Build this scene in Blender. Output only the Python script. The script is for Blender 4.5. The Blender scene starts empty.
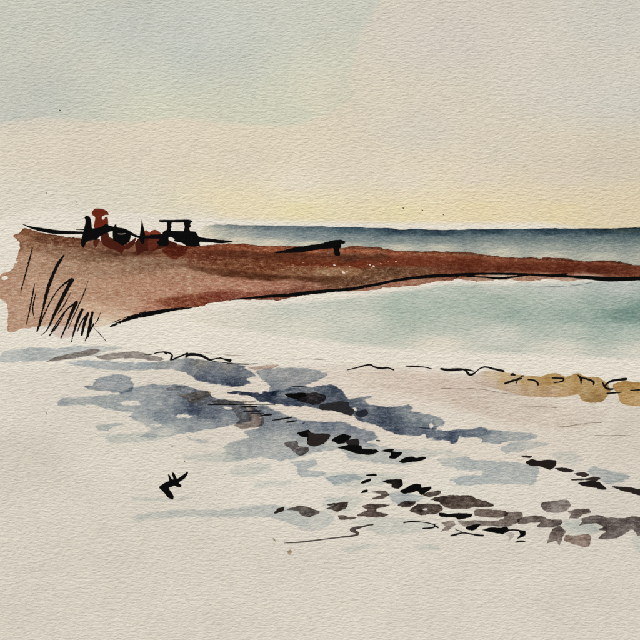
"""The photograph is a close view of an original watercolour on rough, cold-pressed paper.
The thing in front of the lens is therefore one sheet of paper carrying paint, and that is what is
built: a real sheet with thickness, cut edges and tooth, hung on a plastered wall in daylight, and
on it every wash, dab, pen line and brush stroke as its own thin film of pigment.  A wash takes
its colour from the paper seen through its pigment (glazes darken where they overlap, pigment settles
in the hollows of the paper); ink is an opaque film that skips over the tooth where the brush ran dry.  Nothing depends on the camera: it is the same painting from any side.
Positions are written in sheet units (1 unit = 0.5 mm, x to the right, y down)."""
import bpy, math
import numpy as np

scn = bpy.context.scene
COL = scn.collection

# ------------------------------------------------------------------ camera, sky, sun, exposure
U = 0.0005                    # metres per sheet unit
ZC = 1.50                     # height of the sheet's centre above the ground
cam_d = bpy.data.cameras.new('camera'); cam = bpy.data.objects.new('camera', cam_d); COL.objects.link(cam)
cam.location = (0.0, -0.80, ZC); cam.rotation_euler = (math.radians(90), 0, 0)
cam_d.sensor_width = 36.0; cam_d.lens = 36.0 * 0.80 / (640 * U); cam_d.clip_start = 0.01; cam_d.clip_end = 500
scn.camera = cam

SUN_EL, SUN_AZ = math.radians(56), math.radians(205)      # azimuth from +Y, clockwise seen from above
world = bpy.data.worlds.new('World'); scn.world = world; world.use_nodes = True
wn = world.node_tree.nodes; wl = world.node_tree.links
sky = wn.new('ShaderNodeTexSky'); sky.sky_type = 'NISHITA'; sky.sun_disc = False
sky.sun_elevation = SUN_EL; sky.sun_rotation = SUN_AZ
wl.new(sky.outputs[0], wn['Background'].inputs[0]); wn['Background'].inputs[1].default_value = 0.07
sun_d = bpy.data.lights.new('sun', 'SUN'); sun_d.energy = 4.25; sun_d.angle = math.radians(4); sun_d.color = (1.0, 0.94, 0.85)
sun = bpy.data.objects.new('sun', sun_d); COL.objects.link(sun)
from mathutils import Vector
sdir = Vector((math.sin(SUN_AZ) * math.cos(SUN_EL), math.cos(SUN_AZ) * math.cos(SUN_EL), math.sin(SUN_EL)))
sun.rotation_euler = sdir.to_track_quat('Z', 'Y').to_euler(); sun.location = sdir * 5
scn.view_settings.view_transform = 'Standard'; scn.view_settings.look = 'None'
scn.view_settings.exposure = 0.0; scn.view_settings.gamma = 1.0
scn.cycles.max_bounces = 3; scn.cycles.diffuse_bounces = 2; scn.cycles.glossy_bounces = 1; scn.cycles.transparent_max_bounces = 6

# ------------------------------------------------------------------ materials
def nodes(mat):
    mat.use_nodes = True; mat.node_tree.nodes.clear()
    return mat.node_tree.nodes, mat.node_tree.links

def make_height_group():
    g = bpy.data.node_groups.new('paper_tooth', 'ShaderNodeTree')
    g.interface.new_socket('Height', in_out='OUTPUT', socket_type='NodeSocketFloat')
    g.interface.new_socket('Fine', in_out='OUTPUT', socket_type='NodeSocketFloat')
    n, l = g.nodes, g.links
    out = n.new('NodeGroupOutput'); tc = n.new('ShaderNodeTexCoord')
    sx = n.new('ShaderNodeSeparateXYZ'); cx = n.new('ShaderNodeCombineXYZ'); l.new(tc.outputs['Object'], sx.inputs[0])
    l.new(sx.outputs[0], cx.inputs[0]); l.new(sx.outputs[2], cx.inputs[1])
    def noise(scale, detail, rough, dist):
        m = n.new('ShaderNodeMapping'); m.inputs['Scale'].default_value = scale
        t = n.new('ShaderNodeTexNoise'); t.noise_dimensions = '2D'; t.inputs['Scale'].default_value = 1.0
        t.inputs['Detail'].default_value = detail; t.inputs['Roughness'].default_value = rough
        t.inputs['Distortion'].default_value = dist
        l.new(cx.outputs[0], m.inputs[0]); l.new(m.outputs[0], t.inputs['Vector'])
        return t.outputs['Fac']
    a = noise((330, 820, 1), 1.5, 0.55, 0.0)      # the felt marks: long low ridges across the sheet
    b = noise((700, 1400, 1), 1.0, 0.6, 0.0)       # tooth
    c = noise((1700, 2200, 1), 1.0, 0.6, 0.0)     # fibres
    def ma(op, x, y):
        k = n.new('ShaderNodeMath'); k.operation = op
        for i, v in enumerate((x, y)):
            if isinstance(v, (int, float)): k.inputs[i].default_value = v
            else: l.new(v, k.inputs[i])
        return k.outputs[0]
    h = ma('ADD', ma('ADD', ma('MULTIPLY', a, 0.60), ma('MULTIPLY', b, 0.30)), ma('MULTIPLY', c, 0.10))
    l.new(h, out.inputs['Height']); l.new(ma('ADD', ma('MULTIPLY', b, 0.5), ma('MULTIPLY', c, 0.5)), out.inputs['Fine'])
    return g
TOOTH = make_height_group()

def math_node(n, l, op, x, y=None, z=None, clamp=False):
    k = n.new('ShaderNodeMath'); k.operation = op; k.use_clamp = clamp
    for i, v in enumerate((x, y, z)):
        if v is None: continue
        if isinstance(v, (int, float)): k.inputs[i].default_value = v
        else: l.new(v, k.inputs[i])
    return k.outputs[0]

def make_pulp_group():
    """colour of the bare paper: slow mottling and small flecks in the pulp"""
    g = bpy.data.node_groups.new('paper_pulp', 'ShaderNodeTree')
    g.interface.new_socket('Color', in_out='OUTPUT', socket_type='NodeSocketVector')
    n, l = g.nodes, g.links; out = n.new('NodeGroupOutput'); tc = n.new('ShaderNodeTexCoord')
    big = n.new('ShaderNodeTexNoise'); big.inputs['Scale'].default_value = 22; big.inputs['Detail'].default_value = 3
    l.new(tc.outputs['Object'], big.inputs['Vector'])
    r = n.new('ShaderNodeValToRGB')
    r.color_ramp.elements[0].position = 0.3; r.color_ramp.elements[0].color = tuple(c * .975 for c in PULP) + (1,)
    r.color_ramp.elements[1].position = 0.7; r.color_ramp.elements[1].color = tuple(c * 1.025 for c in PULP) + (1,)
    l.new(big.outputs['Fac'], r.inputs[0])
    fl = n.new('ShaderNodeTexNoise'); fl.inputs['Scale'].default_value = 700; fl.inputs['Detail'].default_value = 1
    l.new(tc.outputs['Object'], fl.inputs['Vector'])
    fr = n.new('ShaderNodeMapRange'); fr.inputs['From Min'].default_value = 0.13; fr.inputs['From Max'].default_value = 0.26
    fr.inputs['To Min'].default_value = 0.78; fr.inputs['To Max'].default_value = 1.0
    l.new(fl.outputs['Fac'], fr.inputs[0])
    mx = n.new('ShaderNodeVectorMath'); mx.operation = 'SCALE'
    l.new(r.outputs[0], mx.inputs[0]); l.new(fr.outputs[0], mx.inputs['Scale']); l.new(mx.outputs[0], out.inputs[0])
    return g
PULP = (0.722, 0.692, 0.618)
PULP_GROUP = make_pulp_group()
TOOTH_DEPTH = 0.00040

def sheet_surface(name, gran=None, depth=TOOTH_DEPTH):
    """Paper, or paper under a glaze: pulp colour x exp(-absorbance), more pigment in the hollows."""
    m = bpy.data.materials.new(name); n, l = nodes(m)
    out = n.new('ShaderNodeOutputMaterial'); p = n.new('ShaderNodeBsdfPrincipled')
    p.inputs['Roughness'].default_value = 0.9; p.inputs['Specular IOR Level'].default_value = 0.08
    t = n.new('ShaderNodeGroup'); t.node_tree = TOOTH
    pulp = n.new('ShaderNodeGroup'); pulp.node_tree = PULP_GROUP
    if gran is None:
        l.new(pulp.outputs[0], p.inputs['Base Color'])
    else:
        at = n.new('ShaderNodeAttribute'); at.attribute_name = 'absorbance'
        k1 = math_node(n, l, 'MULTIPLY', math_node(n, l, 'SUBTRACT', 0.5, t.outputs['Height']), 2.0 * gran)
        k2 = math_node(n, l, 'MULTIPLY', math_node(n, l, 'SUBTRACT', t.outputs['Fine'], 0.5), 2.4 * gran)
        k = math_node(n, l, 'MAXIMUM', math_node(n, l, 'ADD', math_node(n, l, 'ADD', k1, k2), 1.0), 0.15)
        sc = n.new('ShaderNodeVectorMath'); sc.operation = 'SCALE'
        l.new(at.outputs['Vector'], sc.inputs[0]); l.new(math_node(n, l, 'MULTIPLY', k, -1.0), sc.inputs['Scale'])
        s = n.new('ShaderNodeSeparateXYZ'); l.new(sc.outputs[0], s.inputs[0])
        c = n.new('ShaderNodeCombineXYZ')
        for i in range(3): l.new(math_node(n, l, 'EXPONENT', s.outputs[i]), c.inputs[i])
        mu = n.new('ShaderNodeVectorMath'); mu.operation = 'MULTIPLY'
        l.new(c.outputs[0], mu.inputs[0]); l.new(pulp.outputs[0], mu.inputs[1]); l.new(mu.outputs[0], p.inputs['Base Color'])
    b = n.new('ShaderNodeBump'); b.inputs['Strength'].default_value = 1.0; b.inputs['Distance'].default_value = depth
    l.new(t.outputs['Height'], b.inputs['Height']); l.new(b.outputs[0], p.inputs['Normal'])
    l.new(p.outputs[0], out.inputs[0])
    return m

def body_material(name, rough=0.5):
    """Opaque film (ink, heavy pigment, white gouache): colour from the film, skips the hollows when dry."""
    m = bpy.data.materials.new(name); n, l = nodes(m)
    out = n.new('ShaderNodeOutputMaterial'); p = n.new('ShaderNodeBsdfPrincipled')
    p.inputs['Roughness'].default_value = rough; p.inputs['Specular IOR Level'].default_value = 0.03
    at = n.new('ShaderNodeAttribute'); at.attribute_name = 'pigment'
    cv = n.new('ShaderNodeAttribute'); cv.attribute_name = 'cover'
    t = n.new('ShaderNodeGroup'); t.node_tree = TOOTH
    mx = n.new('ShaderNodeVectorMath'); mx.operation = 'SCALE'
    l.new(at.outputs['Vector'], mx.inputs[0])
    l.new(math_node(n, l, 'MULTIPLY_ADD', t.outputs['Fine'], 0.9, 0.55), mx.inputs['Scale'])
    l.new(mx.outputs[0], p.inputs['Base Color'])
    b = n.new('ShaderNodeBump'); b.inputs['Strength'].default_value = 0.6; b.inputs['Distance'].default_value = 0.0005
    l.new(t.outputs['Height'], b.inputs['Height']); l.new(b.outputs[0], p.inputs['Normal'])
    mr = n.new('ShaderNodeMapRange'); mr.interpolation_type = 'SMOOTHSTEP'
    mr.inputs['From Min'].default_value = 0.0; mr.inputs['From Max'].default_value = 0.16
    hh = math_node(n, l, 'MULTIPLY_ADD', math_node(n, l, 'SUBTRACT', t.outputs['Height'], 0.5), 2.4, 0.5)
    l.new(math_node(n, l, 'SUBTRACT', math_node(n, l, 'ADD', cv.outputs['Fac'], hh), 0.85), mr.inputs[0])
    tr = n.new('ShaderNodeBsdfTransparent'); ms = n.new('ShaderNodeMixShader')
    l.new(mr.outputs[0], ms.inputs[0]); l.new(tr.outputs[0], ms.inputs[1]); l.new(p.outputs[0], ms.inputs[2])
    l.new(ms.outputs[0], out.inputs[0])
    return m

PAPER = sheet_surface('rough_cream_paper')
GLAZE = sheet_surface('watercolour_glaze', 0.55)
GLAZE_WET = sheet_surface('settled_watercolour', 0.75)
GLAZE_HEAVY = sheet_surface('granulating_watercolour', 0.95)
GLAZE_FLAT = sheet_surface('thin_flat_watercolour', 0.35)
INK = body_material('black_ink', 0.42)

def simple_material(name, col, scale, amt, bump):
    m = bpy.data.materials.new(name); n, l = nodes(m)
    out = n.new('ShaderNodeOutputMaterial'); p = n.new('ShaderNodeBsdfPrincipled'); p.inputs['Roughness'].default_value = 0.9
    tc = n.new('ShaderNodeTexCoord'); t = n.new('ShaderNodeTexNoise'); t.inputs['Scale'].default_value = scale; t.inputs['Detail'].default_value = 4
    l.new(tc.outputs['Object'], t.inputs['Vector'])
    r = n.new('ShaderNodeValToRGB')
    r.color_ramp.elements[0].color = tuple(c * (1 - amt) for c in col) + (1,)
    r.color_ramp.elements[1].color = tuple(min(1, c * (1 + amt)) for c in col) + (1,)
    l.new(t.outputs['Fac'], r.inputs[0]); l.new(r.outputs[0], p.inputs['Base Color'])
    b = n.new('ShaderNodeBump'); b.inputs['Distance'].default_value = bump; l.new(t.outputs['Fac'], b.inputs['Height'])
    l.new(b.outputs[0], p.inputs['Normal']); l.new(p.outputs[0], out.inputs[0])
    return m

# ------------------------------------------------------------------ small numeric toolkit
rng = np.random.default_rng(7)
_LAT = rng.random((256, 256))
def vnoise(x, y):
    xi = np.floor(x).astype(int); yi = np.floor(y).astype(int); fx = x - xi; fy = y - yi
    fx = fx * fx * (3 - 2 * fx); fy = fy * fy * (3 - 2 * fy)
    g = lambda a, b: _LAT[a & 255, b & 255]
    return (g(xi, yi) * (1 - fx) + g(xi + 1, yi) * fx) * (1 - fy) + (g(xi, yi + 1) * (1 - fx) + g(xi + 1, yi + 1) * fx) * fy
def fbm(x, y, o=4):
    s = 0; a = 0.5; t = 0
    for i in range(o):
        s = s + a * vnoise(x * 2 ** i + 17.3 * i, y * 2 ** i + 9.1 * i); t += a; a *= 0.55
    return s / t - 0.5                         # about -0.5 .. 0.5
def lin(c):
    c = np.asarray(c, float) / 255.0
    return np.where(c <= 0.04045, c / 12.92, ((c + 0.055) / 1.055) ** 2.4)
BARE = lin((221, 215, 202))                    # how the bare paper looks in this light

def curve_through(p, n=4):
    """closed curve through the traced points"""
    p = np.asarray(p, float); a, b, c, d = np.roll(p, 1, 0), p, np.roll(p, -1, 0), np.roll(p, -2, 0)
    T0 = 0.3 * (c - a); T1 = 0.3 * (d - b); out = []
    for t in np.arange(n) / n:
        h1 = 2 * t ** 3 - 3 * t * t + 1; h2 = t ** 3 - 2 * t * t + t; h3 = -2 * t ** 3 + 3 * t * t; h4 = t ** 3 - t * t
        out.append(h1 * b + h2 * T0 + h3 * c + h4 * T1)
    return np.stack(out, 1).reshape(-1, 2)
def sd_poly(P, X, Y):
    """signed distance, positive inside"""
    d2 = np.full(X.shape, 1e18); ins = np.zeros(X.shape, bool)
    for (x0, y0), (x1, y1) in zip(P, np.roll(P, -1, 0)):
        ex, ey = x1 - x0, y1 - y0; L = ex * ex + ey * ey
        if L < 1e-12: continue
        t = np.clip(((X - x0) * ex + (Y - y0) * ey) / L, 0, 1)
        d2 = np.minimum(d2, (X - x0 - t * ex) ** 2 + (Y - y0 - t * ey) ** 2)
        if y0 != y1:
            ins ^= ((y0 > Y) != (y1 > Y)) & (X < ex * (Y - y0) / ey + x0)
    d = np.sqrt(d2)
    return np.where(ins, d, -d)
def smooth_line(P, it=2):
    P = np.asarray(P, float)
    for _ in range(it):
        if len(P) < 3: break
        q = [P[0]]
        for a, b in zip(P[:-1], P[1:]): q += [a * .75 + b * .25, a * .25 + b * .75]
        P = np.array([P[0]] + q[2:-1] + [P[-1]]) if len(q) > 3 else np.array(q + [P[-1]])
    return P
def sd_line(P, X, Y):
    """variable width brush line; rows are x, y, width"""
    d = np.full(X.shape, -1e9)
    for a, b in zip(P[:-1], P[1:]):
        ex, ey = b[0] - a[0], b[1] - a[1]; L = ex * ex + ey * ey + 1e-9
        t = np.clip(((X - a[0]) * ex + (Y - a[1]) * ey) / L, 0, 1)
        d = np.maximum(d, (a[2] + t * (b[2] - a[2])) / 2 - np.hypot(X - a[0] - t * ex, Y - a[1] - t * ey))
    return d
def spread(pts, X, Y, ax=1.0, power=3.0):
    """blend the colours of the control points (wet paint running together)"""
    P = np.array([(p[0], p[1]) for p in pts], float); C = np.array([lin(p[2]) for p in pts])
    W = np.zeros(X.shape); out = np.zeros(X.shape + (3,))
    for (px, py), c in zip(P, C):
        w = 1.0 / (((X - px) * ax) ** 2 + (Y - py) ** 2 + 3.0) ** (power / 2)
        W += w; out += w[..., None] * np.log(c)
    return np.exp(out / W[..., None])

# ------------------------------------------------------------------ film builder
painting = bpy.data.objects.new('watercolour_painting', None); COL.objects.link(painting)
SHEET = (-46, -44, 694, 690)                   # left, top, right, bottom of the sheet
Z_BASE = ZC + (320 - SHEET[3]) * U
painting.location = (0, 0, Z_BASE); painting.empty_display_size = 0.05
painting['label'] = 'unframed watercolour of a red sand spit with boats on rough cream paper'
painting['category'] = 'painting'

_count = [0]
def to_local(x, y):
    return (x - 320) * U, (SHEET[3] - y) * U

def link_mesh(name, verts, faces, mat, parent, attrs=None, label=None):
    me = bpy.data.meshes.new(name)
    me.vertices.add(len(verts)); me.vertices.foreach_set('co', np.ascontiguousarray(verts, np.float32).ravel())
    f = np.ascontiguousarray(faces, np.int32)
    me.loops.add(f.size); me.loops.foreach_set('vertex_index', f.ravel())
    me.polygons.add(len(f)); me.polygons.foreach_set('loop_start', np.arange(0, f.size, f.shape[1], dtype=np.int32))
    me.update(calc_edges=True)
    me.shade_flat()
    for k, (typ, dat) in (attrs or {}).items():
        a = me.attributes.new(k, typ, 'POINT')
        a.data.foreach_set('vector' if typ == 'FLOAT_VECTOR' else 'value', np.ascontiguousarray(dat, np.float32).ravel())
    me.validate()
    me.materials.append(mat)
    o = bpy.data.objects.new(name, me); COL.objects.link(o); o.parent = parent
    if label: o['label'] = label
    return o

def film(name, parent, outline=None, line=None, lines=None, col=None, layer=1, h=None, mat=None, smooth=1, rough=0.5, rfreq=0.25,
         rim=0.25, rimw=1.4, soft=0.0, blotch=0.18, bfreq=0.05, ax=1.0, power=3.0, holes=(), cover=None, label=None, seed=None, streak=1.0, chroma=1.0, lift=1.0, warm=0.0, ragged=1.0):
    """One film of paint.  outline: polygon in sheet units; line(s): brush line(s) of varying width.
    col: one colour, or control points (x, y, colour) that run together."""
    _count[0] += 1; i = _count[0]; seed = i * 13.7 if seed is None else seed
    polys, strokes = [], []
    if outline is not None: polys.append(curve_through(outline) if smooth else np.asarray(outline, float))
    for L in ([line] if line is not None else []) + list(lines or []): strokes.append(smooth_line(L))
    A = np.concatenate([p[:, :2] for p in polys + strokes])
    x0, y0 = A.min(0) - 3; x1, y1 = A.max(0) + 3
    area = (x1 - x0) * (y1 - y0)
    if h is None: h = 0.30 if area < 900 else 0.42 if area < 6000 else 0.75 if area < 30000 else 1.0
    nx, ny = int((x1 - x0) / h) + 2, int((y1 - y0) / h) + 2
    xs = x0 + np.arange(nx) * h; ys = y0 + np.arange(ny) * h
    X, Y = np.meshgrid(xs, ys)
    d = np.full(X.shape, -1e9)
    for p in polys: d = np.maximum(d, sd_poly(p, X, Y))
    for s in strokes: d = np.maximum(d, sd_line(s, X, Y))
    for (hx, hy, rx, ry) in holes:
        e = (np.hypot((X - hx) / rx, (Y - hy) / ry) - 1) * min(rx, ry)
        d = np.minimum(d, e)
    if rough:                                  # the edge breaks along the ribs of the paper
        d = d + rough * (1.5 * fbm(X * rfreq + seed, Y * rfreq * 1.6 + seed * .37, 4) + ragged * 1.3 * fbm(X * .16 + seed, Y * .62 + seed * .2, 3))
    d_free = d
    d = np.minimum(d, np.minimum(np.minimum(X - SHEET[0], SHEET[2] - X), np.minimum(Y - SHEET[1], SHEET[3] - Y)) - 0.3)   # stay on the sheet
    gy, gx = np.gradient(d, h); g2 = np.maximum(gx * gx + gy * gy, 0.25)
    inside = d > 0
    cell = inside[:-1, :-1] | inside[1:, :-1] | inside[:-1, 1:] | inside[1:, 1:]
    PX = np.where(inside, X, X - np.clip(d * gx / g2, -h, h)); PY = np.where(inside, Y, Y - np.clip(d * gy / g2, -h, h))
    idx = np.arange(nx * ny).reshape(ny, nx)
    jj, ii = np.nonzero(cell)
    quads = np.stack([idx[jj + 1, ii], idx[jj + 1, ii + 1], idx[jj, ii + 1], idx[jj, ii]], 1)
    used = np.unique(quads); remap = np.full(nx * ny, -1); remap[used] = np.arange(len(used)); quads = remap[quads]
    px = PX.ravel()[used]; py = PY.ravel()[used]; dd = np.maximum(d_free.ravel()[used], 0)
    lx, lz = to_local(px, py)
    verts = np.stack([lx, np.zeros(len(lx)), lz], 1)
    body = mat is INK
    def tone(c):
        c = np.asarray(c, float) * lift; L = c @ (.3, .59, .11)
        return tuple(np.clip((L + chroma * (c - L)) * (1 + .3 * warm, 1, 1 - warm), 0, 255))
    col = tone(col) if isinstance(col[0], (int, float)) else [(a, b, tone(c)) for a, b, c in col]
    if isinstance(col[0], (int, float)): C = np.broadcast_to(lin(col), (len(px), 3)).copy()
    else: C = spread(col, px, py, ax, power)
    if body:
        cov = np.full(len(px), 1.0 if cover is None else cover)
        cov = cov - 0.35 * np.exp(-dd / 0.35) + 0.25 * fbm(px * 0.2 + seed, py * 0.2, 3)
        attrs = {'pigment': ('FLOAT_VECTOR', C), 'cover': ('FLOAT', cov)}
        o = link_mesh(name, verts, quads, mat, parent, attrs, label); FILMS.append(((layer, i), o)); return o
    Ab = np.maximum(-np.log(np.minimum(C / BARE, 1.0)), 0.0)
    k = 1 + rim * np.exp(-dd / rimw) * (1 + fbm(px * .15 + seed, py * .15, 2)) + blotch * 2 * fbm(px * bfreq * streak + seed, py * bfreq + seed * .7, 4)
    if soft: k = k * np.clip(dd / soft, 0, 1) ** 1.3
    Ab = Ab * np.maximum(k, 0)[:, None]
    o = link_mesh(name, verts, quads, mat or GLAZE, parent, {'absorbance': ('FLOAT_VECTOR', Ab)}, label)
    FILMS.append(((layer, i), o))
    G = np.zeros((nx * ny, 3)); G[used] = Ab * np.clip(d.ravel()[used] / h + 0.5, 0, 1)[:, None]
    WASHES.append(dict(order=(layer, i), o=o, px=px, py=py, Ab=Ab, x0=x0, y0=y0, h=h, G=G.reshape(ny, nx, 3)))
    return o

WASHES, FILMS = [], []
def settle_glazes():
    """where washes overlap, the upper film shows the paper through all the pigment below it"""
    for n, (_, o) in enumerate(sorted(FILMS, key=lambda f: f[0])):      # each film lies a third of a micron above the last
        co = np.empty(len(o.data.vertices) * 3, np.float32); o.data.vertices.foreach_get('co', co)
        co[1::3] = -(0.000003 + n * 0.00000035); o.data.vertices.foreach_set('co', co); o.data.update()
    W = sorted(WASHES, key=lambda w: w['order'])
    for n, w in enumerate(W):
        tot = w['Ab'].copy(); bx = (w['px'].min(), w['px'].max(), w['py'].min(), w['py'].max())
        for v in W[:n]:
            ny, nx = v['G'].shape[:2]
            if v['x0'] > bx[1] or v['x0'] + nx * v['h'] < bx[0] or v['y0'] > bx[3] or v['y0'] + ny * v['h'] < bx[2]: continue
            fx = (w['px'] - v['x0']) / v['h']; fy = (w['py'] - v['y0']) / v['h']
            m = (fx >= 0) & (fx < nx - 1) & (fy >= 0) & (fy < ny - 1)
            if not m.any(): continue
            fx = fx[m]; fy = fy[m]; xi = fx.astype(int); yi = fy.astype(int); tx = (fx - xi)[:, None]; ty = (fy - yi)[:, None]; G = v['G']
            tot[m] += (G[yi, xi] * (1 - tx) + G[yi, xi + 1] * tx) * (1 - ty) + (G[yi + 1, xi] * (1 - tx) + G[yi + 1, xi + 1] * tx) * ty
        w['o'].data.attributes['absorbance'].data.foreach_set('vector', np.ascontiguousarray(tot, np.float32).ravel())

def Zm(x0, y0, s):                             # helper: rows traced on an enlarged detail, back to sheet units
    return lambda *pts: [(x0 + p[0] * s, y0 + p[1] * s) + tuple(p[2:]) for p in pts]

# ------------------------------------------------------------------ the place: wall and ground
def slab(name, lo, hi, mat):
    v = np.array([(x, y, z) for z in (lo[2], hi[2]) for y in (lo[1], hi[1]) for x in (lo[0], hi[0])], float)
    f = np.array([(0, 2, 3, 1), (4, 5, 7, 6), (0, 1, 5, 4), (2, 6, 7, 3), (0, 4, 6, 2), (1, 3, 7, 5)])
    o = link_mesh(name, v, f, mat, None); o['kind'] = 'structure'
    return o
slab('wall', (-4, 0.0008, -0.2), (4, 0.25, 3.0), simple_material('grey_plaster', (0.60, 0.59, 0.56), 30, 0.06, 0.002))
slab('ground', (-60, -60, -0.3), (60, 0.0, 0.0), simple_material('pale_paving', (0.30, 0.28, 0.25), 3, 0.25, 0.01))

# ------------------------------------------------------------------ the sheet of paper
def make_paper():
    l, t, r, b = SHEET; n = 260
    def edge(a, c, k):
        s = np.linspace(0, 1, n, endpoint=False)[:, None]
        p = np.array(a) * (1 - s) + np.array(c) * s
        nrm = np.array([c[1] - a[1], a[0] - c[0]], float); nrm /= np.linalg.norm(nrm)
        w = 0.35 * fbm(np.arange(n) * .12 + k * 31, np.zeros(n) + k, 5)      # knife-cut edge, hardly wavering
        return p + nrm * w[:, None]
    P = np.concatenate([edge((l, b), (r, b), 1), edge((r, b), (r, t), 2), edge((r, t), (l, t), 3), edge((l, t), (l, b), 4)])
    N = len(P); lx, lz = to_local(P[:, 0], P[:, 1])
    verts = []; verts += [(x, 0.0, z) for x, z in zip(lx, lz)]
    verts += [(x, 0.0008, z) for x, z in zip(lx, lz)]
    cx, cz = to_local(320, 320)
    verts += [(cx, 0.0, cz), (cx, 0.0008, cz)]
    f = []
    for i in range(N):
        j = (i + 1) % N
        f += [(i, j, 2 * N), (N + j, N + i, 2 * N + 1), (j, i, N + i), (j, N + i, N + j)]
    o = link_mesh('paper', np.array(verts), np.array(f), PAPER, painting, label='rough cream cold-pressed paper with cut edges')
    return o
make_paper()

BL = (9, 8, 9)            # black ink
# ------------------------------------------------------------------ sky
sky_w = film('sky', painting, outline=[(-30, -28), (680, -28), (682, 226.3), (540, 226.3), (400, 226.2), (300, 224.5), (215, 222), (150, 218), (90, 214), (20, 216), (-28, 220)],
    col=[(20, 100, (201, 194, 181)), (200, 40, (198, 193, 182)), (60, 160, (207, 198, 181)), (30, 200, (206, 200, 186)), (150, 150, (208, 199, 181)), (120, 195, (208, 202, 185)), (250, 160, (207, 198, 178)),
         (230, 204, (216, 204, 172)), (300, 208, (219, 205, 166)), (300, 198, (216, 206, 178)), (300, 184, (212, 204, 186)), (400, 209, (218, 204, 166)), (400, 198, (214, 203, 175)), (400, 182, (209, 200, 182)), (350, 170, (208, 200, 182)), (480, 208, (215, 201, 164)), (480, 196, (212, 200, 171)), (480, 178, (207, 197, 178)), (560, 210, (212, 198, 162)), (560, 196, (208, 196, 169)), (560, 178, (204, 194, 175)), (630, 208, (206, 193, 164)),
         (420, 130, (203, 196, 182)), (500, 150, (203, 195, 178)), (600, 165, (199, 190, 172)), (620, 100, (197, 194, 183)), (560, 90, (200, 195, 184)), (450, 40, (201, 195, 184)), (620, 20, (195, 192, 182)), (200, 218, (212, 204, 184)), (60, 214, (208, 203, 190))],
    layer=1, h=1.4, mat=GLAZE_FLAT, rim=0.0, soft=6, blotch=0.10, bfreq=0.02, ax=0.5, streak=0.5, lift=1.03, label='pale cream and yellow sky wash')  # darker outer sky: light fall-off across the sheet, painted into the wash
film('cloud_wash', sky_w, outline=[(-28, -26), (370, -26), (362, 40), (352, 80), (357, 96), (346, 107), (325, 116), (300, 127), (270, 129), (240, 127), (180, 121), (130, 125), (90, 124), (40, 120), (-28, 122)],
    col=[(30, 90, (183, 190, 186)), (100, 105, (186, 193, 186)), (200, 95, (186, 193, 186)), (320, 95, (193, 198, 194)), (100, 0, (184, 191, 188)), (300, 10, (188, 194, 191)), (150, 122, (190, 197, 189)), (290, 124, (186, 194, 188))],
    layer=2, h=1.1, mat=GLAZE_FLAT, rim=0.25, rimw=3, rough=1.6, rfreq=0.06, blotch=0.28, bfreq=0.03, chroma=.62, warm=.03, lift=1.1, soft=5, label='blue-grey cloud wash across the upper sky')
for k, (x, y, r) in enumerate([(59.6, 110, .9), (46, 193, .8), (422, 210, .9), (403, 208, .8), (443, 214.5, 1.1), (76, 202, .9)]):
    film('paint_speck', sky_w, line=[(x, y, r), (x + .8, y + .3, r * .8)], col=(70, 62, 52), layer=3, rim=0)

# ------------------------------------------------------------------ sea
sea = film('sea', painting, outline=[(199, 231.5), (204, 228), (209, 225), (230, 224.6), (300, 226.2), (340, 226.8), (370, 227.6), (388, 228), (400, 229.4), (420, 229), (445, 230), (470, 229.2), (540, 228.7), (600, 228.6), (680, 228.8),
        (681, 266), (640, 266), (600, 262), (560, 261), (520, 259), (480, 256), (440, 253), (400, 252), (370, 249), (340, 249), (300, 248), (260, 247), (232, 245), (222, 240), (205, 237)],
    col=[(200, 231, (219, 213, 201)), (205, 228, (206, 203, 195)), (207, 235, (214, 209, 198)), (216, 226, (158, 164, 166)), (217, 232, (186, 188, 184)), (235, 226, (125, 135, 142)), (235, 233, (165, 171, 172)), (238, 241, (205, 201, 192)), (270, 227, (100, 116, 128)), (270, 234, (140, 152, 160)), (270, 243, (206, 202, 194)),
         (310, 228, (98, 115, 128)), (310, 236, (128, 142, 152)), (310, 245, (203, 200, 192)), (350, 229, (75, 96, 112)), (350, 238, (132, 144, 151)), (350, 246, (175, 180, 178)), (400, 231, (52, 72, 88)), (400, 239, (128, 141, 147)), (400, 248, (195, 195, 189)),
         (440, 232, (48, 68, 84)), (440, 240, (126, 139, 144)), (440, 248, (190, 191, 186)), (490, 231, (46, 66, 82)), (490, 239, (118, 133, 139)), (490, 246, (160, 167, 167)), (500, 252, (194, 194, 188)), (550, 231, (44, 64, 80)), (550, 239, (116, 131, 136)), (550, 247, (156, 164, 164)), (550, 255, (192, 192, 186)),
         (600, 231, (42, 62, 78)), (600, 239, (112, 128, 133)), (600, 248, (150, 159, 160)), (600, 257, (184, 187, 182)), (650, 231, (44, 64, 80)), (650, 239, (108, 125, 130)), (650, 248, (146, 156, 157)), (650, 260, (178, 182, 178))],
    layer=1, h=0.6, rim=0.35, rimw=1.2, rough=0.7, rfreq=0.12, ax=0.35, power=3.4, blotch=0.12, mat=GLAZE, streak=0.3, chroma=1.0, warm=.055, lift=.97, label='slate blue strip of sea along the horizon')

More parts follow.
